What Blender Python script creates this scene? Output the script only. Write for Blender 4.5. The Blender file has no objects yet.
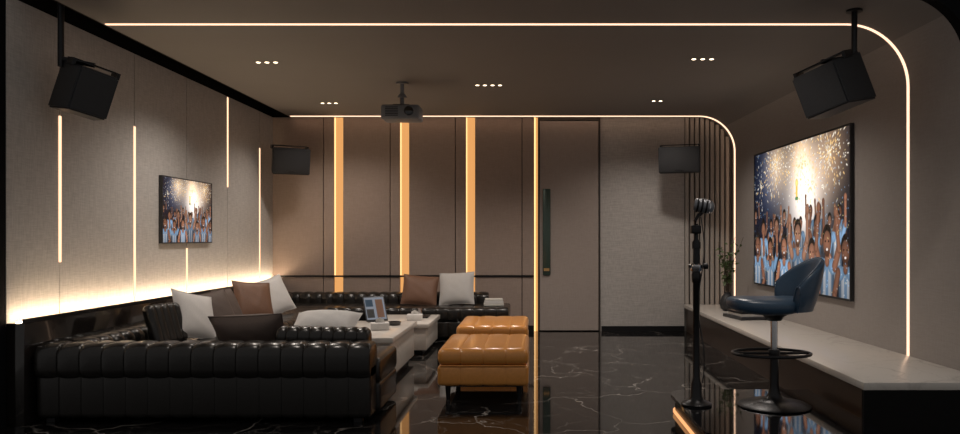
import bpy, bmesh, math, random
import numpy as np
from mathutils import Matrix, Vector, Euler
random.seed(7)
S=bpy.context.scene
try:
    S.view_settings.view_transform='Standard'
    S.view_settings.look='None'
except Exception: pass

# ---------------------------------------------------------------- materials
def nmat(name):
    m=bpy.data.materials.new(name); m.use_nodes=True
    nt=m.node_tree; b=nt.nodes['Principled BSDF']
    return m,nt,b
def setp(b,col=None,rough=None,metal=None,spec=None,coat=None,em=None,es=None):
    if col is not None: b.inputs['Base Color'].default_value=(*col,1)
    if rough is not None: b.inputs['Roughness'].default_value=rough
    if metal is not None: b.inputs['Metallic'].default_value=metal
    if spec is not None: b.inputs['Specular IOR Level'].default_value=spec
    if coat is not None: b.inputs['Coat Weight'].default_value=coat
    if em is not None: b.inputs['Emission Color'].default_value=(*em,1)
    if es is not None: b.inputs['Emission Strength'].default_value=es
def plain(name,col,rough=.5,metal=0,spec=.5,coat=0,noise=0.12,scale=30,bump=0.0):
    m,nt,b=nmat(name); setp(b,col,rough,metal,spec,coat)
    tc=nt.nodes.new('ShaderNodeTexCoord'); n=nt.nodes.new('ShaderNodeTexNoise')
    n.inputs['Scale'].default_value=scale; n.inputs['Detail'].default_value=4
    nt.links.new(tc.outputs['Object'],n.inputs['Vector'])
    mx=nt.nodes.new('ShaderNodeMix'); mx.data_type='RGBA'
    mx.inputs['A'].default_value=(*[c*(1-noise) for c in col],1)
    mx.inputs['B'].default_value=(*[min(1,c*(1+noise)) for c in col],1)
    nt.links.new(n.outputs['Fac'],mx.inputs['Factor']); nt.links.new(mx.outputs['Result'],b.inputs['Base Color'])
    if bump:
        bp=nt.nodes.new('ShaderNodeBump'); bp.inputs['Strength'].default_value=bump; bp.inputs['Distance'].default_value=.005
        nt.links.new(n.outputs['Fac'],bp.inputs['Height']); nt.links.new(bp.outputs['Normal'],b.inputs['Normal'])
    return m
def emis(name,col,st):
    m,nt,b=nmat(name); setp(b,(.02,.02,.02),.5,em=col,es=st); return m
def fabric(name,col,amt=.25,rough=.85,stretch=(7,7,90),s2=(90,90,9)):
    """woven wall cloth : stretched noise in two directions"""
    m,nt,b=nmat(name); setp(b,col,rough,spec=.25)
    tc=nt.nodes.new('ShaderNodeTexCoord')
    outs=[]
    for sc in (stretch,s2):
        mp=nt.nodes.new('ShaderNodeMapping'); mp.inputs['Scale'].default_value=sc
        n=nt.nodes.new('ShaderNodeTexNoise'); n.inputs['Scale'].default_value=1.3; n.inputs['Detail'].default_value=4
        nt.links.new(tc.outputs['Object'],mp.inputs['Vector']); nt.links.new(mp.outputs['Vector'],n.inputs['Vector'])
        outs.append(n.outputs['Fac'])
    ad=nt.nodes.new('ShaderNodeMath'); ad.operation='ADD'
    nt.links.new(outs[0],ad.inputs[0]); nt.links.new(outs[1],ad.inputs[1])
    mr=nt.nodes.new('ShaderNodeMapRange'); mr.inputs['From Min'].default_value=.75; mr.inputs['From Max'].default_value=1.25
    nt.links.new(ad.outputs[0],mr.inputs['Value'])
    mx=nt.nodes.new('ShaderNodeMix'); mx.data_type='RGBA'
    mx.inputs['A'].default_value=(*[c*(1-amt) for c in col],1); mx.inputs['B'].default_value=(*[min(1,c*(1+amt)) for c in col],1)
    nt.links.new(mr.outputs[0],mx.inputs['Factor']); nt.links.new(mx.outputs['Result'],b.inputs['Base Color'])
    bp=nt.nodes.new('ShaderNodeBump'); bp.inputs['Strength'].default_value=.15; bp.inputs['Distance'].default_value=.004
    nt.links.new(mr.outputs[0],bp.inputs['Height']); nt.links.new(bp.outputs['Normal'],b.inputs['Normal'])
    return m
def marble(name,base,vein,rough,vscale=.9,width=.012,strength=.9,lo=.45,hi=.65):
    m,nt,b=nmat(name); setp(b,base,rough,spec=.5)
    tc=nt.nodes.new('ShaderNodeTexCoord')
    n0=nt.nodes.new('ShaderNodeTexNoise'); n0.inputs['Scale'].default_value=1.7; n0.inputs['Detail'].default_value=6
    nt.links.new(tc.outputs['Object'],n0.inputs['Vector'])
    sub=nt.nodes.new('ShaderNodeVectorMath'); sub.operation='MULTIPLY_ADD'
    sub.inputs[1].default_value=(.9,.9,.9)
    nt.links.new(n0.outputs['Color'],sub.inputs[0]); nt.links.new(tc.outputs['Object'],sub.inputs[2])
    facs=[]
    for sc,w in ((vscale,width),(vscale*2.3,width*.8)):
        v=nt.nodes.new('ShaderNodeTexVoronoi'); v.feature='DISTANCE_TO_EDGE'; v.inputs['Scale'].default_value=sc
        nt.links.new(sub.outputs[0],v.inputs['Vector'])
        mr=nt.nodes.new('ShaderNodeMapRange'); mr.inputs['From Min'].default_value=0; mr.inputs['From Max'].default_value=w
        mr.inputs['To Min'].default_value=1; mr.inputs['To Max'].default_value=0
        nt.links.new(v.outputs['Distance'],mr.inputs['Value']); facs.append(mr.outputs[0])
    n1=nt.nodes.new('ShaderNodeTexNoise'); n1.inputs['Scale'].default_value=1.3; n1.inputs['Detail'].default_value=3
    nt.links.new(tc.outputs['Object'],n1.inputs['Vector'])
    mk=nt.nodes.new('ShaderNodeMapRange'); mk.inputs['From Min'].default_value=lo; mk.inputs['From Max'].default_value=hi
    nt.links.new(n1.outputs['Fac'],mk.inputs['Value'])
    mxm=nt.nodes.new('ShaderNodeMath'); mxm.operation='MULTIPLY'
    mx0=nt.nodes.new('ShaderNodeMath'); mx0.operation='MAXIMUM'
    nt.links.new(facs[0],mx0.inputs[0])
    half=nt.nodes.new('ShaderNodeMath'); half.operation='MULTIPLY'; half.inputs[1].default_value=.6
    nt.links.new(facs[1],half.inputs[0]); nt.links.new(half.outputs[0],mx0.inputs[1])
    nt.links.new(mx0.outputs[0],mxm.inputs[0]); nt.links.new(mk.outputs[0],mxm.inputs[1])
    sc=nt.nodes.new('ShaderNodeMath'); sc.operation='MULTIPLY'; sc.inputs[1].default_value=strength
    nt.links.new(mxm.outputs[0],sc.inputs[0])
    mx=nt.nodes.new('ShaderNodeMix'); mx.data_type='RGBA'
    mx.inputs['A'].default_value=(*base,1); mx.inputs['B'].default_value=(*vein,1)
    nt.links.new(sc.outputs[0],mx.inputs['Factor']); nt.links.new(mx.outputs['Result'],b.inputs['Base Color'])
    return m

M={}
M['ceil']=plain('ceiling_paint',(.235,.218,.208),.75,noise=.04,scale=3)
M['black']=plain('matte_black',(.004,.004,.005),.9,spec=.1)
M['gapblack']=plain('gap_black',(.01,.01,.01),.9,spec=.1)
M['wallL']=fabric('linen_wall_panel',(.54,.515,.49),.13)
M['wallR']=fabric('taupe_wallpaper',(.35,.32,.30),.05)
M['wallB']=fabric('brown_wall_panel',(.34,.265,.225),.08,.6)
M['wallBR']=fabric('grey_wallpaper',(.44,.415,.395),.15)
M['slat']=plain('slat_taupe',(.38,.35,.32),.6)
M['slatback']=plain('slat_backing',(.10,.09,.08),.8)
M['dado']=plain('black_gloss_panel',(.012,.010,.009),.12,coat=.4)
M['metal']=plain('black_metal',(.02,.02,.022),.35,metal=.6)
M['dframe']=plain('door_frame_bronze',(.06,.05,.043),.45,metal=.3)
M['chrome']=plain('chrome',(.6,.6,.62),.2,metal=1,noise=.02)
M['silver']=plain('silver_mesh',(.22,.23,.25),.4,metal=.6,scale=300,bump=.3)
M['leather']=plain('black_leather',(.014,.0125,.011),.25,scale=60,bump=.12,spec=.5)
M['orange']=plain('tan_leather',(.66,.28,.065),.28,scale=50,bump=.08,coat=.25)
M['navy']=plain('navy_leather',(.035,.075,.13),.33,scale=50,bump=.1)
M['floor']=marble('black_marble_tile',(.006,.0055,.0055),(.40,.37,.34),.045,1.05,.012,.65,.38,.56)
M['white']=marble('white_marble',(.66,.62,.57),(.42,.39,.36),.25,1.3,.03,.6)
M['glass_black']=plain('black_glass',(.006,.006,.007),.05,coat=.5)
M['wood']=plain('dark_wood_veneer',(.05,.033,.025),.4,scale=8)
M['cwhite']=plain('white_cushion_cloth',(.66,.64,.62),.85,scale=120,bump=.2)
M['cgrey']=plain('grey_cushion_cloth',(.50,.485,.47),.85,scale=120,bump=.2)
M['cbrown']=plain('brown_cushion_leather',(.17,.085,.05),.55,scale=60,bump=.15)
M['ctaupe']=plain('taupe_cushion_velvet',(.10,.072,.06),.7,scale=80,bump=.15)
M['plastic']=plain('dark_plastic',(.022,.023,.026),.5)
M['grille']=plain('speaker_grille',(.016,.016,.018),.75,scale=400,bump=.4)
M['projg']=plain('projector_grey',(.17,.18,.20),.45)
M['paper']=plain('paper',(.6,.58,.54),.8)
M['leaf']=plain('leaf',(.07,.11,.03),.5)
M['twig']=plain('twig',(.06,.04,.025),.8)
M['handle']=plain('bronze_green_glass',(.06,.09,.075),.25,metal=.3)
M['door']=fabric('door_panel',(.36,.305,.275),.06,.55)
M['gold']=plain('gold_channel',(.5,.3,.12),.4,metal=.4)
M['ledw']=emis('led_warm_white',(1,.64,.43),1.8)
M['ledv']=emis('led_wall_line',(1,.62,.38),1.8)
M['ledg']=emis('led_gold',(1,.46,.145),.82)
M['ledg2']=emis('led_gold_bright',(1,.58,.24),1.9)
M['ledd']=emis('led_dado',(1,.74,.48),42)
M['ledp']=emis('led_platform',(1,.45,.18),1.2)
M['spot']=emis('downlight_lens',(1,.80,.55),6)
M['tabscr']=emis('tablet_screen',(.45,.5,.6),.35)
m,nt,b=nmat('screen_image'); setp(b,(0.0,0,0),.25)
at=nt.nodes.new('ShaderNodeAttribute'); at.attribute_name='Col'
nt.links.new(at.outputs['Color'],b.inputs['Emission Color']); b.inputs['Emission Strength'].default_value=1.5
M['screen']=m

# ---------------------------------------------------------------- builder
def skewx(x,y):
    """the right side of the room is not quite parallel to the left"""
    k=min(1,max(0,(x-2.1)/.28)); return x+k*(-.06+.04*(10.58-y))
class B:
    def __init__(s,name,skew=False): s.name=name; s.v=[]; s.f=[]; s.mi=[]; s.mats=[]; s.skew=skew
    def mat(s,k):
        if k not in s.mats: s.mats.append(k)
        return s.mats.index(k)
    def add(s,vs,fs,k,T=None):
        o=len(s.v); i=s.mat(k)
        for v in vs:
            v=Vector(v)
            if T is not None: v=T@v
            s.v.append((skewx(v.x,v.y) if s.skew else v.x,v.y,v.z))
        for f in fs: s.f.append([a+o for a in f]); s.mi.append(i)
    def box(s,x0,x1,y0,y1,z0,z1,k,bev=0,seg=2,T=None):
        if not bev:
            vs=[(x,y,z) for x in(x0,x1) for y in(y0,y1) for z in(z0,z1)]
            fs=[(0,1,3,2),(4,6,7,5),(0,4,5,1),(2,3,7,6),(0,2,6,4),(1,5,7,3)]
            s.add(vs,fs,k,T); return
        bm=bmesh.new(); bmesh.ops.create_cube(bm,size=1)
        for v in bm.verts:
            v.co=Vector(((x0+x1)/2+v.co.x*(x1-x0),(y0+y1)/2+v.co.y*(y1-y0),(z0+z1)/2+v.co.z*(z1-z0)))
        bmesh.ops.bevel(bm,geom=bm.edges[:],offset=bev,segments=seg,profile=.5,affect='EDGES')
        bm.verts.ensure_lookup_table(); bm.verts.index_update()
        s.add([v.co.copy() for v in bm.verts],[[v.index for v in f.verts] for f in bm.faces],k,T); bm.free()
    def lathe(s,pts,k,c=(0,0,0),n=32,T=None):
        vs=[];fs=[]
        for r,z in pts:
            for i in range(n):
                a=2*math.pi*i/n; vs.append((c[0]+r*math.cos(a),c[1]+r*math.sin(a),c[2]+z))
        m=len(pts)
        for j in range(m-1):
            for i in range(n):
                i2=(i+1)%n; fs.append((j*n+i,j*n+i2,(j+1)*n+i2,(j+1)*n+i))
        fs.append(tuple(range(n))[::-1]); fs.append(tuple((m-1)*n+i for i in range(n)))
        s.add(vs,fs,k,T)
    def tube(s,path,r,k,n=12,T=None,closed=False):
        P=[Vector(p) for p in path]; vs=[];fs=[]; m=len(P)
        for j,p in enumerate(P):
            a=P[(j-1)%m] if (closed or j>0) else p; c=P[(j+1)%m] if (closed or j<m-1) else p
            t=(c-a).normalized(); u=t.cross(Vector((0,0,1)))
            if u.length<1e-3: u=t.cross(Vector((0,1,0)))
            u.normalize(); w=t.cross(u); rr=r[j] if isinstance(r,(list,tuple)) else r
            for i in range(n):
                q=2*math.pi*i/n; vs.append(p+u*rr*math.cos(q)+w*rr*math.sin(q))
        for j in range(m if closed else m-1):
            for i in range(n):
                i2=(i+1)%n; j2=(j+1)%m; fs.append((j*n+i,j*n+i2,j2*n+i2,j2*n+i))
        if not closed:
            fs.append(tuple(range(n))); fs.append(tuple((m-1)*n+i for i in range(n)))
        s.add(vs,fs,k,T)
    def grid(s,fn,nu,nv,k,T=None,wrapu=False):
        vs=[fn(i/(nu if wrapu else nu-1) if wrapu else i/(nu-1),j/(nv-1)) for j in range(nv) for i in range(nu)]
        fs=[]
        for j in range(nv-1):
            for i in range(nu if wrapu else nu-1):
                i2=(i+1)%nu; fs.append((j*nu+i,j*nu+i2,(j+1)*nu+i2,(j+1)*nu+i))
        s.add(vs,fs,k,T)
    def pillow(s,w,h,t,k,T,pinch=.06):
        N=18
        for sg in (1,-1):
            def fn(u,v):
                a=2*u-1; c=2*v-1
                x=a*w/2; y=c*h/2
                x*=1-pinch*(1-abs(c)**2); y*=1-pinch*(1-abs(a)**2)
                th=t/2*((1-abs(a)**2.6)*(1-abs(c)**2.6))**.55
                wr=.004*math.sin(9*a+3*c)*math.cos(7*c-a)*(1-a*a)*(1-c*c)
                return (x,y,sg*th+wr)
            s.grid(fn,N,N,k,T)
        pp=[]
        for (a0,b0,a1,b1) in ((-1,-1,1,-1),(1,-1,1,1),(1,1,-1,1),(-1,1,-1,-1)):
            for q in range(8):
                a=a0+(a1-a0)*q/8; c=b0+(b1-b0)*q/8
                pp.append((a*w/2*(1-pinch*(1-c*c)),c*h/2*(1-pinch*(1-a*a)),0))
        s.tube(pp,.005,k,6,T,closed=True)
    def sweep(s,prof,L,cw,depth,k,T,endr=.03):
        """channel tufted roll; prof = closed ccw loop (a,z); swept along local x"""
        n=len(prof); nor=[]
        for i in range(n):
            a=Vector(prof[i-1]); c=Vector(prof[(i+1)%n]); t=(c-a).normalized(); nor.append((t.y,-t.x))
        nc=max(1,round(L/cw)); cw=L/nc; ss=[]
        for c in range(nc):
            for t in (0,.03,.09,.2,.35,.5,.65,.8,.91,.97): ss.append(((c+t)*cw,depth*(1-math.sin(math.pi*t)**.45)))
        ss.append((L,depth))
        rings=[]
        for x,ins in ss:
            e=min(x,L-x)
            if e<endr: ins=max(ins, endr-math.sqrt(max(0,endr**2-(endr-e)**2)))
            rings.append([(x,prof[i][0]-nor[i][0]*ins,prof[i][1]-nor[i][1]*ins) for i in range(n)])
        vs=[p for r in rings for p in r]; fs=[]
        for j in range(len(rings)-1):
            for i in range(n):
                i2=(i+1)%n; fs.append((j*n+i,j*n+i2,(j+1)*n+i2,(j+1)*n+i))
        fs.append(tuple(range(n))[::-1]); fs.append(tuple((len(rings)-1)*n+i for i in range(n)))
        s.add(vs,fs,k,T)
    def done(s,ang=35,smooth=True):
        me=bpy.data.meshes.new(s.name); me.from_pydata(s.v,[],s.f)
        for k in s.mats: me.materials.append(M[k])
        me.polygons.foreach_set('material_index',s.mi)
        bm=bmesh.new(); bm.from_mesh(me); bmesh.ops.recalc_face_normals(bm,faces=bm.faces[:]); bm.to_mesh(me); bm.free()
        if smooth:
            me.polygons.foreach_set('use_smooth',[True]*len(me.polygons))
            me.set_sharp_from_angle(angle=math.radians(ang))
        # put origin at bottom-centre
        xs=[v[0] for v in s.v]; ys=[v[1] for v in s.v]; zs=[v[2] for v in s.v]
        c=Vector(((min(xs)+max(xs))/2,(min(ys)+max(ys))/2,min(zs)))
        if not s.name.startswith(('wall','floor','ceiling')):
            me.transform(Matrix.Translation(-c))
        o=bpy.data.objects.new(s.name,me)
        if not s.name.startswith(('wall','floor','ceiling')): o.location=c
        S.collection.objects.link(o); return o
def rr(x0,x1,z0,z1,r,n=5,ext=4):
    """rounded rect loop ccw"""
    out=[]
    for cx,cz,a0 in ((x1-r,z0+r,-90),(x1-r,z1-r,0),(x0+r,z1-r,90),(x0+r,z0+r,180)):
        for i in range(n+1):
            a=math.radians(a0+90*i/n); out.append((cx+r*math.cos(a),cz+r*math.sin(a)))
    return out
def TR(loc,rot=(0,0,0)): return Matrix.Translation(loc)@Euler([math.radians(a) for a in rot]).to_matrix().to_4x4()
AX=lambda x,y=0,z=0: Matrix.Translation((x,y,z))
def AY(x,y,z=0): # local x -> world Y ; local y(a) -> world -X
    return Matrix.Translation((x,y,z))@Matrix.Rotation(math.pi/2,4,'Z')

# ---------------------------------------------------------------- room constants
XL=-3.74; XR=2.88; YB=10.75; YF=5.30; ZC=3.05; R=.5; XC=-3.47
# floor
b=B('floor'); b.box(-5.2,4.6,-1.0,YB+.2,-.1,0,'floor'); b.done()
# right wall + ceiling curved shell
prof=[(2.38+R*math.sin(math.radians(a)), ZC-R+R*math.cos(math.radians(a))) for a in range(0,91,5)]
b=B('ceiling',True)
pts=[(XC,ZC),(0,ZC)]+prof[:10]; out=[(XC,ZC+.12),(0,ZC+.12)]+[(x+.08*math.sin(math.radians(5*i)),z+.12) for i,(x,z) in enumerate(prof[:10])]
def shell(b,pts,out,k,y0=YF,y1=YB):
    n=len(pts); vs=[(x,y0,z) for x,z in pts]+[(x,y1,z) for x,z in pts]+[(x,y0,z) for x,z in out]+[(x,y1,z) for x,z in out]
    fs=[]
    for i in range(n-1):
        fs+= [(i,i+1,n+i+1,n+i),(2*n+i,3*n+i,3*n+i+1,2*n+i+1),(i,2*n+i,2*n+i+1,i+1),(n+i,n+i+1,3*n+i+1,3*n+i)]
    fs+=[(0,n,3*n,2*n),(n-1,3*n-1,4*n-1,2*n-1)]
    b.add(vs,fs,k)
shell(b,pts,out,'ceil')
b.box(XL-.1,XC-.02,YF,YB,ZC+.25,ZC+.32,'gapblack')       # recess over the left gap
b.box(XC-.02,XC-.0,YF,YB,ZC-.0,ZC+.3,'gapblack')
b.done()
b=B('wall_right',True)
pts=prof[9:]+[(XR,0)]; out=[(x+.12,z+.12*(1-i/9)) for i,(x,z) in enumerate(prof[9:])]+[(XR+.12,0)]
shell(b,pts,out,'wallR'); b.done()
# portal wall (section cut)
b=B('wall_front',True)
vs=[];fs=[]
y0,y1=YF-.10,YF
opening=[(XL,0),(XL,ZC+.25)]+[(2.38,ZC)]+[p for p in prof[1:]]+[(XR,0)]
outer=[(-5.2,0),(-5.2,4.4)]+[(2.38,4.4)]+[(2.38+2.2*(i+1)/len(prof[1:]) ,4.4) for i in range(len(prof[1:]))]+[(4.6,0)]
n=len(opening)
for y in (y0,y1):
    vs+=[(x,y,z) for x,z in opening]; vs+=[(x,y,z) for x,z in outer]
for i in range(n-1):
    fs.append((i,i+1,n+i+1,n+i)); fs.append((2*n+i,3*n+i,3*n+i+1,2*n+i+1)); fs.append((i,2*n+i,2*n+i+1,i+1)); fs.append((n+i,n+i+1,3*n+i+1,3*n+i))
b.add(vs,fs,'black'); b.done(smooth=False)
# left wall : backing + panels + dado
b=B('wall_left')
b.box(XL-.2,XL-.03,YF,YB,0,ZC+.32,'gapblack')
js=[YF,5.90,7.00,8.05,9.12,10.18,YB]
for a,c in zip(js[:-1],js[1:]):
    b.box(XL-.03,XL,a+.006,c-.006,.70,ZC,'wallL')
b.done()
b=B('trim_1'); b.box(XL,XL+.13,YF,YB,0,.725,'dado',.004); b.box(XL+.115,XL+.13,YF,YB,.725,.755,'metal'); b.done()
b=B('trim_2'); b.box(XL+.055,XL+.085,YF+.02,YB-.08,.726,.734,'ledd'); b.done().name='led_strip_light'
for y,z0,z1 in ((5.90,1.14,2.29),(7.00,.78,2.37),(8.05,.78,1.22),(9.12,1.95,3.04),(10.18,.8,2.55)):
    b=B('led_strip_light'); b.box(XL+.0005,XL+.007,y-.013,y+.013,z0,z1,'ledv'); b.done()
# back wall
b=B('wall_back')
b.box(XL-.2,XR+.12,YB,YB+.15,0,ZC+.32,'gapblack')
RZ=.786
xs=[(-3.74,-3.02),(-3.01,-2.865),(-2.735,-2.07),(-2.06,-1.925),(-1.795,-1.14),(-1.13,-.985),(-.855,-.19),(-.18,-.02)]
for a,c in xs:
    b.box(a,c,YB-.06,YB,RZ+.012,ZC,'wallB',.004,1)
    b.box(a,c,YB-.06,YB,.08,RZ-.012,'wallB',.004,1)
b.box(.93,2.13,YB-.05,YB,0.0,ZC,'wallBR')
b.done()
b=B('trim_3'); b.box(-3.6,-.02,YB-.075,YB-.06,RZ-.012,RZ+.012,'metal'); b.done()
b=B('baseboard_back'); b.box(.95,2.13,YB-.065,YB-.05,0,.075,'metal'); b.box(-3.6,-.02,YB-.06,YB,0,.08,'metal'); b.done()
for x in (-2.80,-1.86,-.92):
    b=B('led_light_column')
    b.box(x-.062,x+.062,YB-.03,YB-.005,.0,ZC,'ledg')
    b.box(x-.062,x-.048,YB-.045,YB-.03,.80,ZC,'ledg2')
    b.done()
b=B('led_light_column'); b.box(-.012,.008,YB-.05,YB-.005,.0,ZC,'ledg2'); b.box(.008,.04,YB-.04,YB-.005,0,ZC,'ledg'); b.done()
# slat panel
b=B('wall_slat_panel')
b.box(2.13,XR-.07,YB-.035,YB,.0,ZC-.0,'slatback')
x=2.14
while x<XR-.10:
    b.box(x,x+.05,YB-.07,YB-.035,.38,ZC if x<2.36 else ZC-.5+math.sqrt(max(0,.25-(min(x+.05,2.80)-2.32)**2)),'slat',.006,1); x+=.072
b.done()
# door
b=B('door_1')
b.box(.05,.93,YB-.07,YB-.0,3.01,ZC-.002,'dframe')
b.box(.045,.060,YB-.075,YB,0,3.02,'dframe'); b.box(.913,.93,YB-.075,YB,0,3.02,'dframe')
b.box(.066,.907,YB-.06,YB-.01,.012,3.0,'door',.004,1)
b.box(.11,.22,YB-.085,YB-.06,.80,2.03,'handle',.008,2)
b.box(.125,.205,YB-.09,YB-.084,.86,.90,'gold')
b.done()
# LED arches
pp=[(XC+.02,ZC),(0,ZC)]+prof+[(XR,.385)]
def arch(y,w):
    b=B('led_strip_light',True); n=len(pp); vs=[]
    for i,(x,z) in enumerate(pp):
        if i<2: nx,nz=0,-1
        elif i>=2+len(prof): nx,nz=-1,0
        else:
            a=math.radians(5*(i-2)); nx,nz=-math.sin(a),-math.cos(a)
        d=.006
        vs+=[(x,y-w/2,z),(x,y+w/2,z),(x+nx*d,y+w/2,z+nz*d),(x+nx*d,y-w/2,z+nz*d)]
    fs=[]
    for i in range(n-1):
        for j in range(4): fs.append((4*i+j,4*i+(j+1)%4,4*i+4+(j+1)%4,4*i+4+j))
    b.add(vs,fs,'ledw'); b.done()
arch(6.03,.03); arch(10.58,.05)
# ledge
b=B('marble_ledge',True)
b.box(2.13,XR-.002,4.9,YB-.075,.335,.385,'white',.004)
b.box(2.17,XR-.002,4.93,YB-.075,0,.335,'wood')
b.box(2.13,XR,4.895,4.93,0,.33,'gapblack')
b.done()
# platform
b=B('stage_platform')
def plat(x0,x1,y0,y1,r,z0,z1,k):
    o=[]
    for cx,cy,a0 in ((x0+r,y1-r,90),(x0+r,y0+r,180)):
        for i in range(13):
            a=math.radians(a0+90*i/12); o.append((cx+r*math.cos(a),cy+r*math.sin(a)))
    o=[(x1,y1)]+o+[(x1,y0)]
    n=len(o); vs=[(x,y,z0) for x,y in o]+[(x,y,z1) for x,y in o]
    fs=[tuple(range(n)),tuple(range(n,2*n))]+[(i,(i+1)%n,n+(i+1)%n,n+i) for i in range(n)]
    b.add(vs,fs,k)
plat(1.03,2.126,4.45,5.85,.18,.125,.15,'glass_black')
plat(1.06,2.126,4.48,5.82,.16,.03,.125,'metal')
plat(1.045,2.12,4.465,5.835,.17,.012,.03,'ledp')
plat(1.08,2.126,4.5,5.8,.15,0,.012,'metal')
b.done()

# ---------------------------------------------------------------- screens
def paint(W=400,H=225):
    rng=np.random.RandomState(11)
    U,V=np.meshgrid(np.linspace(0,1.78,W+1),np.linspace(0,1,H+1))
    img=np.zeros((H+1,W+1,3)); img[:]=(.04,.055,.09)
    def glow(x,y,r,c):
        g=np.exp(-((U-x)**2+(V-y)**2)/r**2)[...,None]; img[:]=img+g*np.array(c)
    glow(.95,.75,.5,(.26,.22,.18)); glow(1.08,.60,.32,(.75,.72,.68)); glow(.35,.8,.3,(.10,.13,.20)); glow(1.5,.85,.28,(.42,.31,.2)); glow(.5,.88,.22,(.5,.38,.22)); glow(1.0,.92,.2,(.4,.3,.18))
    def line(x0,y0,x1,y1,w,c,al=1.0):
        dx,dy=x1-x0,y1-y0; L=dx*dx+dy*dy+1e-9
        t=np.clip(((U-x0)*dx+(V-y0)*dy)/L,0,1); d=np.hypot(U-x0-t*dx,V-y0-t*dy)
        m=np.clip((w-d)/.006+.5,0,1)[...,None]*al
        sh=(1-.35*np.clip(d/w,0,1)**2)[...,None]
        img[:]=img*(1-m)+np.array(c)*sh*m
    for cx,cy,nn,rad in ((.50,.88,240,.28),(1.0,.86,240,.36),(1.48,.88,240,.28),(1.2,.7,90,.3),(.15,.75,60,.22)):
        for _ in range(nn):
            a=rng.uniform(0,6.283); r=rad*rng.uniform(.01,1)**1.2; l=rng.uniform(.004,.02)
            x=cx+r*math.cos(a); y=cy+r*math.sin(a)*.85
            if y<.4: continue
            c=(1,.82,.55) if rng.rand()<.45 else (1,.97,.90)
            line(x,y,x+l*math.cos(a),y+l*math.sin(a),rng.uniform(.002,.0055),c,.9)
    def ell(x,y,rx,ry,c,al=1.0):
        d=np.hypot((U-x)/rx,(V-y)/ry); m=np.clip((1-d)*rx/.005,0,1)[...,None]*al
        sh=(1-.3*np.clip(d,0,1)**2)[...,None]; img[:]=img*(1-m)+np.array(c)*sh*m
    skins=[(.72,.50,.40),(.62,.42,.33),(.80,.58,.47),(.55,.37,.29)]
    def person(x,y,s,pose):
        sk=skins[rng.randint(4)]; dim=(.5+.45*min(1,s/.07))*rng.uniform(.7,1)
        sk=tuple(c*dim for c in sk); white=tuple(c*dim for c in (.88,.90,.94)); blue=tuple(c*dim for c in (.52,.66,.80))
        if rng.rand()<.2: white=blue=(.07,.09,.15)
        tw=s*1.25
        d=np.clip((tw-np.abs(U-x))/.006,0,1)*np.clip((y-s*1.15-V)/.01,0,1)*np.clip((V-(y-s*6.5))/.01,0,1)
        st=(np.floor((U-x+tw)/(tw*2/5)).astype(int)%2==0)[...,None]
        col=np.where(st,np.array(blue),np.array(white))*(1-.5*(np.abs(U-x)/tw)[...,None]**2)*(1-.5*np.clip((y-V)/(s*6.5),0,1))[...,None]
        img[:]=img*(1-d[...,None])+col*d[...,None]
        ell(x-tw*.75,y-s*1.7,s*.75,s*.6,blue); ell(x+tw*.75,y-s*1.7,s*.75,s*.6,blue)
        line(x,y-s*1.4,x,y-s*.6,s*.38,sk)
        for sd in (-1,1):
            if pose==2 or (pose==1 and sd>0):
                hx=x+sd*s*rng.uniform(1.4,2.4); hy=y+s*rng.uniform(1.2,2.6)
                ex=x+sd*s*2.0; ey=y-s*.5
            else:
                hx=x+sd*s*1.0; hy=y-s*4.6; ex=x+sd*s*2.0; ey=y-s*3.4
            line(x+sd*s*1.3,y-s*1.7,ex,ey,s*.42,blue if rng.rand()<.3 else sk); line(ex,ey,hx,hy,s*.3,sk); ell(hx,hy,s*.4,s*.45,sk)
        ell(x,y+s*.25,s*.82,s*1.0,(.10,.07,.05)); ell(x,y-s*.12,s*.72,s*.92,sk)
        ell(x,y-s*.75,s*.45,s*.35,(.22,.13,.09),.7)
        ell(x-s*.28,y+.02*s,s*.13,s*.09,(.05,.03,.03)); ell(x+s*.28,y+.02*s,s*.13,s*.09,(.05,.03,.03))
        ell(x,y-s*.55,s*.22,s*.12,(.85,.8,.78))
    for x in np.arange(.06,1.8,.16): person(x+rng.uniform(-.03,.03),.50+rng.uniform(-.06,.04),.042,rng.randint(3))
    for x,y,s_,p in ((.22,.42,.06,0),(.52,.44,.058,1),(.80,.40,.056,0),(1.28,.43,.06,2),(1.60,.46,.06,1)): person(x,y,s_,p)
    for x,y,s_,p in ((.08,.30,.078,0),(.38,.27,.075,2),(.68,.29,.078,0),(1.20,.26,.078,0),(1.45,.33,.088,2),(1.72,.28,.08,0)): person(x,y,s_,p)
    person(.95,.38,.085,2)
    line(.93,.63,.93,.70,.016,(.9,.75,.35)); ell(.93,.725,.028,.032,(1,.85,.5)); line(.91,.62,.95,.62,.010,(.3,.5,.3))
    for _ in range(450):
        x=rng.uniform(0,1.78); y=rng.uniform(0,1); c=((1,.9,.6),(.95,.97,1),(.6,.8,1))[rng.randint(3)]
        l=rng.uniform(.003,.009); line(x,y,x+l,y+l*rng.uniform(-1,1),.0025,c,.8)
    img=np.clip(img,0,1)**2.2
    return W,H,img
W_,H_,IMG=paint()
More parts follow.
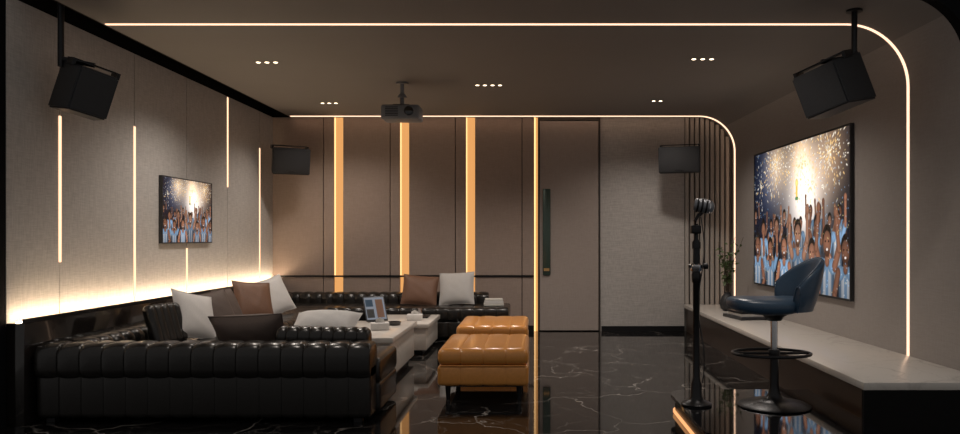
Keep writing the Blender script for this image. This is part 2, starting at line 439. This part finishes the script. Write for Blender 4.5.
def screen(name,P0,du,w,h,nrm,frame=.02,th=.05):
    P0=Vector(P0); du=Vector(du).normalized(); n=Vector(nrm).normalized(); up=Vector((0,0,1))
    root=bpy.data.objects.new(name,None); root.location=P0+du*w/2; S.collection.objects.link(root)
    uu=np.linspace(0,w,W_+1); vv=np.linspace(0,h,H_+1); UU,VV=np.meshgrid(uu,vv)
    off=Vector(du)*(-w/2)+n*(th+.001)
    co=np.stack([off.x+du.x*UU+0*VV, off.y+du.y*UU, off.z+VV],-1).reshape(-1,3)
    idx=np.arange((W_+1)*(H_+1)).reshape(H_+1,W_+1)
    f=np.stack([idx[:-1,:-1],idx[:-1,1:],idx[1:,1:],idx[1:,:-1]],-1).reshape(-1,4)
    me=bpy.data.meshes.new('display'); me.from_pydata(co.tolist(),[],f.tolist())
    ca=me.color_attributes.new('Col','FLOAT_COLOR','POINT')
    rgba=np.concatenate([IMG.reshape(-1,3),np.ones(((W_+1)*(H_+1),1))],1).astype('f').ravel()
    ca.data.foreach_set('color',rgba); me.materials.append(M['screen'])
    o=bpy.data.objects.new('display',me); S.collection.objects.link(o); o.parent=root
    b=B('housing'); 
    def bx(u0,u1,v0,v1,d0,d1):
        pts=[P0+du*u+up*v+n*d for u in(u0,u1) for v in(v0,v1) for d in(d0,d1)]
        b.add(pts,[(0,1,3,2),(4,6,7,5),(0,4,5,1),(2,3,7,6),(0,2,6,4),(1,5,7,3)],'plastic')
    bx(-frame,w+frame,-frame,h+frame,.002,th)
    bx(-frame,w+frame,-frame,0,th,th+.004); bx(-frame,w+frame,h,h+frame,th,th+.004)
    bx(-frame,0,0,h,th,th+.004); bx(w,w+frame,0,h,th,th+.004)
    h_=b.done(smooth=False); h_.location-=root.location; h_.parent=root
ya,yb=9.64,6.98
pa=Vector((skewx(XR,ya)-.004,ya,.76)); pb=Vector((skewx(XR,yb)-.004,yb,.76)); dd=(pb-pa)
screen('wall_mounted_screen',pa,dd,dd.length,1.62,(dd.y,-dd.x,0),.02,.03)
screen('wall_television',(XL,7.46,1.285),(0,1,0),1.13,.66,(1,0,0),.010,.035)

# ---------------------------------------------------------------- sofa
b=B('sectional_sofa'); L='leather'
cw=.155
BH=.575
def back(T,Ln):
    b.sweep(rr(0,.22,.03,.42,.04),Ln,cw,.012,L,T)           # lower back
    b.sweep(rr(-.03,.26,.30,BH,.09,7),Ln,cw,.018,L,T)       # top roll
back(AX(-3.58,5.37),2.40)                       # near
back(AX(-3.58,10.41),2.93)                      # far
back(AY(-3.35,5.65),4.75)                        # left
def seat(T,Ln,dep):
    b.sweep(rr(0,dep,.24,.43,.06),Ln,.16,.011,L,T)
    b.box(0.03,Ln-.03,.04,dep-.04,.05,.26,L,.02,2,T)
    b.sweep(rr(.02,dep-.02,.03,.25,.03),Ln,.16,.008,L,T)
seat(AX(-3.34,5.60),2.18,.72)
seat(AX(-3.34,9.70),3.00,.72)
seat(AY(-2.64,6.33),3.36,.70)
for x,y in ((-3.5,5.45),(-1.28,5.45),(-1.28,6.2),(-3.5,10.5),(-.48,10.3),(-.48,9.8),(-2.75,7.2),(-2.75,8.8)):
    b.box(x-.03,x+.03,y-.03,y+.03,0,.08,'metal')
b.done(50)
# cushions
def cushion(name,mat,w,h,t,loc,rot):
    b=B(name); b.pillow(w,h,t,mat,TR(loc,rot)); return b.done(60)
b=B('throw_cushion'); b.sweep(rr(-.05,.05,-.18,.18,.05,6),.38,.08,.010,L,TR((-3.20,6.22,.595),(-18,0,76)),.04); b.done(50)
cushion('throw_cushion','cwhite',.45,.45,.15,(-3.06,6.74,.63),(66,14,66))
cushion('throw_cushion','ctaupe',.42,.42,.14,(-3.06,7.20,.62),(66,-6,70))
cushion('throw_cushion','cbrown',.46,.46,.15,(-3.12,8.32,.63),(66,6,52))
cushion('throw_cushion','cwhite',.46,.46,.15,(-3.10,8.90,.64),(66,-12,64))
cushion('throw_cushion','ctaupe',.42,.42,.13,(-3.17,7.75,.61),(66,0,85))
cushion('throw_cushion','cbrown',.48,.42,.14,(-1.56,10.18,.62),(70,5,4))
cushion('throw_cushion','cgrey',.48,.45,.15,(-1.06,10.17,.645),(72,-3,-5))
cushion('throw_cushion','ctaupe',.60,.36,.22,(-2.24,5.92,.575),(120,-3,-6))
cushion('throw_cushion','cwhite',.54,.34,.20,(-1.72,6.14,.615),(30,0,-3))
b=B('lumbar_cushion'); b.sweep(rr(-.085,.085,-.10,.10,.08,8),.72,.09,.012,L,TR((-1.98,5.76,.56),(0,1,-1)),.05); b.done(50)

# ---------------------------------------------------------------- ottomans
def ottoman(xc,y0,y1,w):
    b=B('leather_ottoman'); x0=xc-w/2; x1=xc+w/2; k='orange'
    T=AX(x0,0)
    b.sweep(rr(y0,y1,.285,.43,.06,6),w,w/4,.009,k,T,.05)
    b.sweep(rr(y0+.008,y1-.008,.12,.29,.03,4),w-.0,w/4,.007,k,T,.03)
    b.tube([(x0+.02,y0+.012,.287),(x1-.02,y0+.012,.287)],.006,k,8)
    for x in (x0+.08,x1-.08):
        for y in (y0+.09,y1-.09): b.lathe([(.016,0),(.026,.135)],'metal',(x,y,0),12)
    b.box(x0+.07,x1-.07,y0+.07,y1-.07,.105,.125,'metal')
    b.done(50)
ottoman(-.425,6.10,7.10,.745); ottoman(-.445,7.72,8.72,.74)

# ---------------------------------------------------------------- coffee tables
def table(x0,x1,y0,y1,h):
    b=B('coffee_table')
    b.box(x0,x1,y0,y1,h-.05,h,'white',.006)
    b.box(x0+.03,x1-.03,y0+.03,y1-.03,.06,h-.05,'white',.004)
    b.box(x0+.08,x1-.08,y0+.08,y1-.08,0,.06,'metal'); b.done()
table(-2.05,-1.28,6.75,8.15,.43); table(-1.95,-1.2,8.45,9.5,.36)
def tissue(x,y,z,rz=0):
    b=B('tissue_box'); T=TR((x,y,z),(0,0,rz)); b.box(-.09,.09,-.06,.06,0,.07,'cwhite',.008,2,T)
    b.box(-.045,.045,-.012,.012,.07,.072,'metal',0,2,T)
    b.grid(lambda u,v:((u-.5)*.08,.012*math.sin(5*u)+.01*(v-.5),.068+.05*v*(1-.4*abs(2*u-1))),9,6,'paper',T); b.done(60)
tissue(-1.52,7.35,.432,12); tissue(-1.42,8.85,.362,5)
def tablet(x,y,z,rz):
    b=B('tablet_computer'); T=TR((x,y,z),(0,0,rz))@TR((0,0,0),(-28,0,0))
    b.box(-.12,.12,-.006,.006,0.01,.30,'plastic',.004,2,T); b.box(-.108,.108,-.0075,-.006,.03,.285,'tabscr',0,2,T)
    b.box(-.10,-.02,-.009,-.0075,.18,.26,'navy',0,2,T); b.box(.01,.09,-.009,-.0075,.05,.26,'cbrown',0,2,T); b.box(-.10,-.02,-.009,-.0075,.05,.15,'plastic',0,2,T)
    b.box(-.05,.05,0,.13,.0,.012,'metal',.003,1,TR((x,y,z),(0,0,rz))); b.done()
tablet(-1.68,8.0,.432,32)
b=B('serving_tray'); b.box(-1.5,-1.3,9.05,9.35,.362,.374,'metal',.003); b.lathe([(.03,0),(.035,.09)],'chrome',(-1.40,9.15,.374),20); b.lathe([(.03,0),(.035,.09)],'chrome',(-1.42,9.27,.374),20); b.done()
b=B('ashtray'); b.lathe([(.06,0),(.07,.035),(.055,.035),(.045,.012)],'glass_black',(-1.45,7.75,.432),24); b.done()
b=B('stack_of_books'); T=TR((-.55,10.0,.435),(0,0,6))
for i,k in enumerate(('paper','cwhite','paper')): b.box(-.13+.008*i,.13-.006*i,-.09,.09,.03*i,.03*i+.027,k,.002,1,T)
b.done()
b=B('stack_of_books'); T=TR((2.50,8.85,.386),(0,0,10))
b.box(-.19,.19,-.25,.25,0,.035,'plastic',.003,1,T); b.box(-.15,.15,-.2,.2,.035,.065,'paper',.002,1,T); b.box(-.16,.14,-.2,.2,.066,.09,'metal',.003,1,T)
b.done()

# ---------------------------------------------------------------- vase with branches
b=B('potted_branch_plant')
c=(2.50,9.75,.386)
b.lathe([(.05,0),(.085,.03),(.10,.10),(.075,.18),(.04,.22),(.045,.24),(.035,.24),(.03,.2)],'plastic',c,28)
rng=random.Random(5)
for i in range(9):
    a=rng.uniform(0,6.28); L1=rng.uniform(.45,.78); sp=rng.uniform(.10,.28)
    path=[];
    for t in range(8):
        q=t/7; path.append(Vector((c[0]+sp*q**1.4*math.cos(a)*.9+.015*math.sin(6*q+i),c[1]+sp*q**1.4*math.sin(a)+.01*math.cos(5*q+i),c[2]+.2+L1*q)))
    b.tube(path,[.005-.0004*t for t in range(8)],'twig',6)
    for j in range(18):
        q=rng.uniform(.3,1); p=path[min(7,int(q*7))]+Vector((rng.uniform(-.02,.02),rng.uniform(-.02,.02),rng.uniform(-.03,.03)))
        T=TR(p,(rng.uniform(-60,60),rng.uniform(-60,60),rng.uniform(0,360)))
        b.add([(0,0,0),(.012,.02,.004),(.014,.04,.002),(0,.068,-.004),(-.014,.04,.002),(-.012,.02,.004)],[(0,1,2,3),(0,3,4,5)],'leaf',T)
b.done(60)

# ---------------------------------------------------------------- bar stool
b=B('bar_stool'); cx,cy,z0=1.68,5.27,.151
b.lathe([(.245,0),(.25,.008),(.235,.018),(.12,.035),(.06,.055),(.04,.09),(.032,.14),(.030,.34)],'metal',(cx,cy,z0),48)
b.lathe([(.024,.30),(.024,.62)],'chrome',(cx,cy,z0),24)
b.lathe([(.05,.60),(.07,.63),(.12,.655),(.12,.665)],'metal',(cx,cy,z0),32)
fr=[(cx-.02+.27*math.cos(2*math.pi*i/48),cy+.20*math.sin(2*math.pi*i/48),z0+.37) for i in range(48)]
b.tube(fr,.011,'metal',10,closed=True)
b.tube([(cx-.28,cy,z0+.37),(cx+.24,cy,z0+.37)],.009,'metal',8)
b.lathe([(.034,.345),(.04,.35),(.04,.39),(.034,.395)],'metal',(cx,cy,z0),24)
def sfn(u,v):
    a=2*math.pi*u; p=math.pi*(v-.5)
    ca,sa=math.cos(a),math.sin(a); e=.75
    cp=abs(math.cos(p))**.45; sp=math.copysign(abs(math.sin(p))**.8,p)
    X=math.copysign(abs(ca)**e,ca)*.27*cp; Y=math.copysign(abs(sa)**e,sa)*.235*cp
    return (cx-.055+X,cy+Y,z0+.705+.058*sp+.02*(X/.26)**2)
b.grid(sfn,40,15,'navy',wrapu=True)
def bfn(u,v):
    ph=math.radians(-74+148*u)
    hgt=.10+.245*max(0,math.cos(ph*1.1))**.8
    if v<.42: t=v/.42; off=0
    elif v<.58:
        q=(v-.42)/.16*math.pi; t=1+.02*math.sin(q)/max(hgt,.05); off=.022*(1-math.cos(q))
    else: t=1-(v-.58)/.42; off=.044
    off+= .012*math.sin(math.pi*min(1,max(0,t)))*(1 if off>.02 else -1)
    r=.20+.08*min(1,t)*max(0,math.cos(ph))**.7+off
    return (cx+.015+r*math.cos(ph)*1.0,cy+(r*.98)*math.sin(ph),z0+.675+hgt*t)
b.grid(bfn,41,26,'navy')
b.tube([bfn(i/40,.5) for i in range(41)],.006,'navy',8)
for u_ in (0,1): b.tube([bfn(u_,j/25) for j in range(26)],.006,'navy',8)
b.add([bfn(0,j/25) for j in range(26)],[tuple(range(26))],'navy'); b.add([bfn(1,j/25) for j in range(26)],[tuple(range(26))],'navy')
b.done(60)

# ---------------------------------------------------------------- microphone stand
b=B('microphone_stand'); cx,cy=1.14,5.30; c=(cx,cy,.151)
b.lathe([(.105,0),(.108,.012),(.095,.022),(.055,.034),(.040,.06),(.036,.15),(.030,.17),(.024,.19),(.024,.86),(.032,.87),(.034,.92),(.027,.94)],'metal',c,32)
b.lathe([(.03,.94),(.041,.955),(.041,.99),(.03,1.0)],'chrome',c,24)
b.lathe([(.026,1.0),(.024,1.10),(.030,1.105),(.030,1.15),(.014,1.17),(.013,1.28)],'metal',c,20)
b.tube([(cx-.055,cy,.151+.98),(cx+.06,cy,.151+.98)],.012,'metal',10)
b.lathe([(.022,-.015),(.022,.015)],'metal',(0,0,0),12,TR((cx+.065,cy,.151+.98),(0,90,0)))
b.box(cx-.04,cx+.03,cy-.03,cy+.03,1.36,1.42,'metal',.008)
b.tube([(cx,cy,1.40),(cx-.01,cy,1.45),(cx+.02,cy,1.50)],.012,'metal',10)
# studio microphone : metal grille capsule, dark bands, tilted
T=TR((cx+.050,cy-.01,1.555),(12,100,6))@Matrix.Scale(.88,4)
b.lathe([(.018,-.085),(.044,-.078),(.054,-.055),(.056,-.02),(.056,.035),(.050,.060),(.034,.078),(.012,.086)],'silver',(0,0,0),32,T)
for q in (-.05,-.015,.02): b.lathe([(.0565,q-.008),(.0595,q-.005),(.0595,q+.005),(.0565,q+.008)],'metal',(0,0,0),32,T)
b.lathe([(.0535,.043),(.056,.047),(.0525,.052)],'chrome',(0,0,0),32,T)
b.tube([(cx+.02,cy,1.49),(cx+.045,cy,1.515)],.014,'metal',10)
# cable looping down the column
b.tube([(cx+.03+.02*math.sin(q*.5),cy-.02+.01*math.cos(q*.6),1.48-.065*q) for q in range(19)],.004,'plastic',6)
b.done(45)

# ---------------------------------------------------------------- speakers
def speaker(loc,rot,w=.50,h=.38,d=.36,pole=None,wall=None,ptop=ZC):
    b=B('hanging_speaker' if pole else 'mounted_speaker'); T=TR(loc,rot)
    bm=bmesh.new(); bmesh.ops.create_cube(bm,size=1)
    for v in bm.verts:
        k=1 if v.co.y<0 else .80
        v.co=Vector((v.co.x*w*k,v.co.y*d,v.co.z*h*(1 if v.co.y<0 else .86)))
    bmesh.ops.bevel(bm,geom=bm.edges[:],offset=.012,segments=2,affect='EDGES'); bm.verts.index_update()
    b.add([v.co.copy() for v in bm.verts],[[v.index for v in f.verts] for f in bm.faces],'plastic',T); bm.free()
    b.box(-w/2+.02,w/2-.02,-d/2-.012,-d/2+.002,-h/2+.02,h/2-.02,'grille',.006,2,T)
    b.box(-.05,.05,-d/2-.015,-d/2-.011,-h/2+.035,-h/2+.05,'metal',0,2,T)
    for sx in (-1,1): b.box(sx*w*.46-.012,sx*w*.46+.012,-.06,.06,h/2-.03,h/2+.02,'metal',0,2,T)
    b.box(-w*.46,w*.46,-.025,.025,h/2+.012,h/2+.024,'metal',0,2,T)
    top=T@Vector((0,0,h/2+.02))
    if pole:
        px,py=pole
        b.tube([top,(px,py,top.z+.04)],.018,'metal',10)
        b.tube([(px,py,top.z-.02),(px,py,ptop-.001)],.022,'metal',14)
        b.lathe([(.06,-.015),(.06,-.001)],'metal',(px,py,ptop),20)
    if wall:
        b.tube([T@Vector((0,d/2-.02,0)),wall],.02,'metal',10); b.box(wall[0]-.06,wall[0]+.06,wall[1]-.02,wall[1],wall[2]-.08,wall[2]+.08,'metal')
    b.done(35)
speaker((2.23,5.65,2.46),(-14,14,128),.44,.38,.36,pole=(2.41,5.66))
speaker((-3.38,5.65,2.43),(-12,-12,-128),.34,.38,.31,pole=(-3.54,5.60),ptop=ZC+.25)
speaker((-3.36,10.25,2.39),(10,0,30),.50,.36,.32,wall=(-3.40,YB-.06,2.39))
speaker((1.98,10.22,2.40),(8,0,-16),.56,.36,.32,wall=(1.98,YB-.05,2.43))

# projector
b=B('ceiling_projector'); px,py=-1.47,8.3
b.lathe([(.07,-.02),(.07,-.001)],'projg',(px,py,ZC),24); b.tube([(px,py,ZC-.01),(px,py,2.80)],.022,'projg',12)
b.lathe([(.022,0),(.05,-.03),(.05,-.05)],'projg',(px,py,2.93),20)
b.box(px-.09,px+.09,py-.07,py+.07,2.785,2.80,'metal')
b.box(px-.21,px+.21,py-.15,py+.15,2.625,2.785,'projg',.025,3)
b.lathe([(.05,0),(.05,.03),(.04,.035)],'glass_black',(0,0,0),24,TR((px+.10,py-.145,2.71),(90,0,0)))
for i in range(6): b.box(px-.16,px-.02,py-.153,py-.149,2.66+i*.018,2.668+i*.018,'metal')
b.done()
# downlights
def downlight(x,y,n,sp=.085,e=26,size=140):
    b=B('recessed_downlight'); w=sp*(n-1)+.07
    b.box(x-w/2,x+w/2,y-.03,y+.03,ZC-.004,ZC-.0005,'ceil')
    for i in range(n):
        xx=x+(i-(n-1)/2)*sp
        b.lathe([(.020,-.006),(.020,-.003)],'spot',(xx,y,ZC),16)
    b.done()
    ld=bpy.data.lights.new('downlight_beam','SPOT'); ld.energy=e; ld.color=(1,.895,.80); ld.spot_size=math.radians(size); ld.spot_blend=.8; ld.shadow_soft_size=.08
    o=bpy.data.objects.new('downlight_beam',ld); o.location=(x,y,ZC-.03); S.collection.objects.link(o)
downlight(-2.62,7.33,3,e=100); downlight(-2.62,9.55,3,e=72); downlight(-.52,8.43,4,e=145); downlight(1.61,7.2,3,e=95); downlight(1.53,9.4,2,e=85)
# added downlights, out of view, to brighten the near sofa and stool
downlight(-2.0,5.335,3,e=42,size=110); downlight(1.61,5.335,3,e=34,size=110)

# world (the open side behind the viewer)
w=bpy.data.worlds.new('World'); S.world=w; w.use_nodes=True
w.node_tree.nodes['Background'].inputs[0].default_value=(1,.95,.91,1); w.node_tree.nodes['Background'].inputs[1].default_value=.22
# camera
cd=bpy.data.cameras.new('camera'); cam=bpy.data.objects.new('camera',cd); S.collection.objects.link(cam)
cam.location=(0,0,1.33); cam.rotation_euler=(math.pi/2,0,0); cd.sensor_width=36; cd.lens=28.125
cd.shift_x=-55/960; cd.shift_y=21/960; cd.clip_start=.05
S.camera=cam
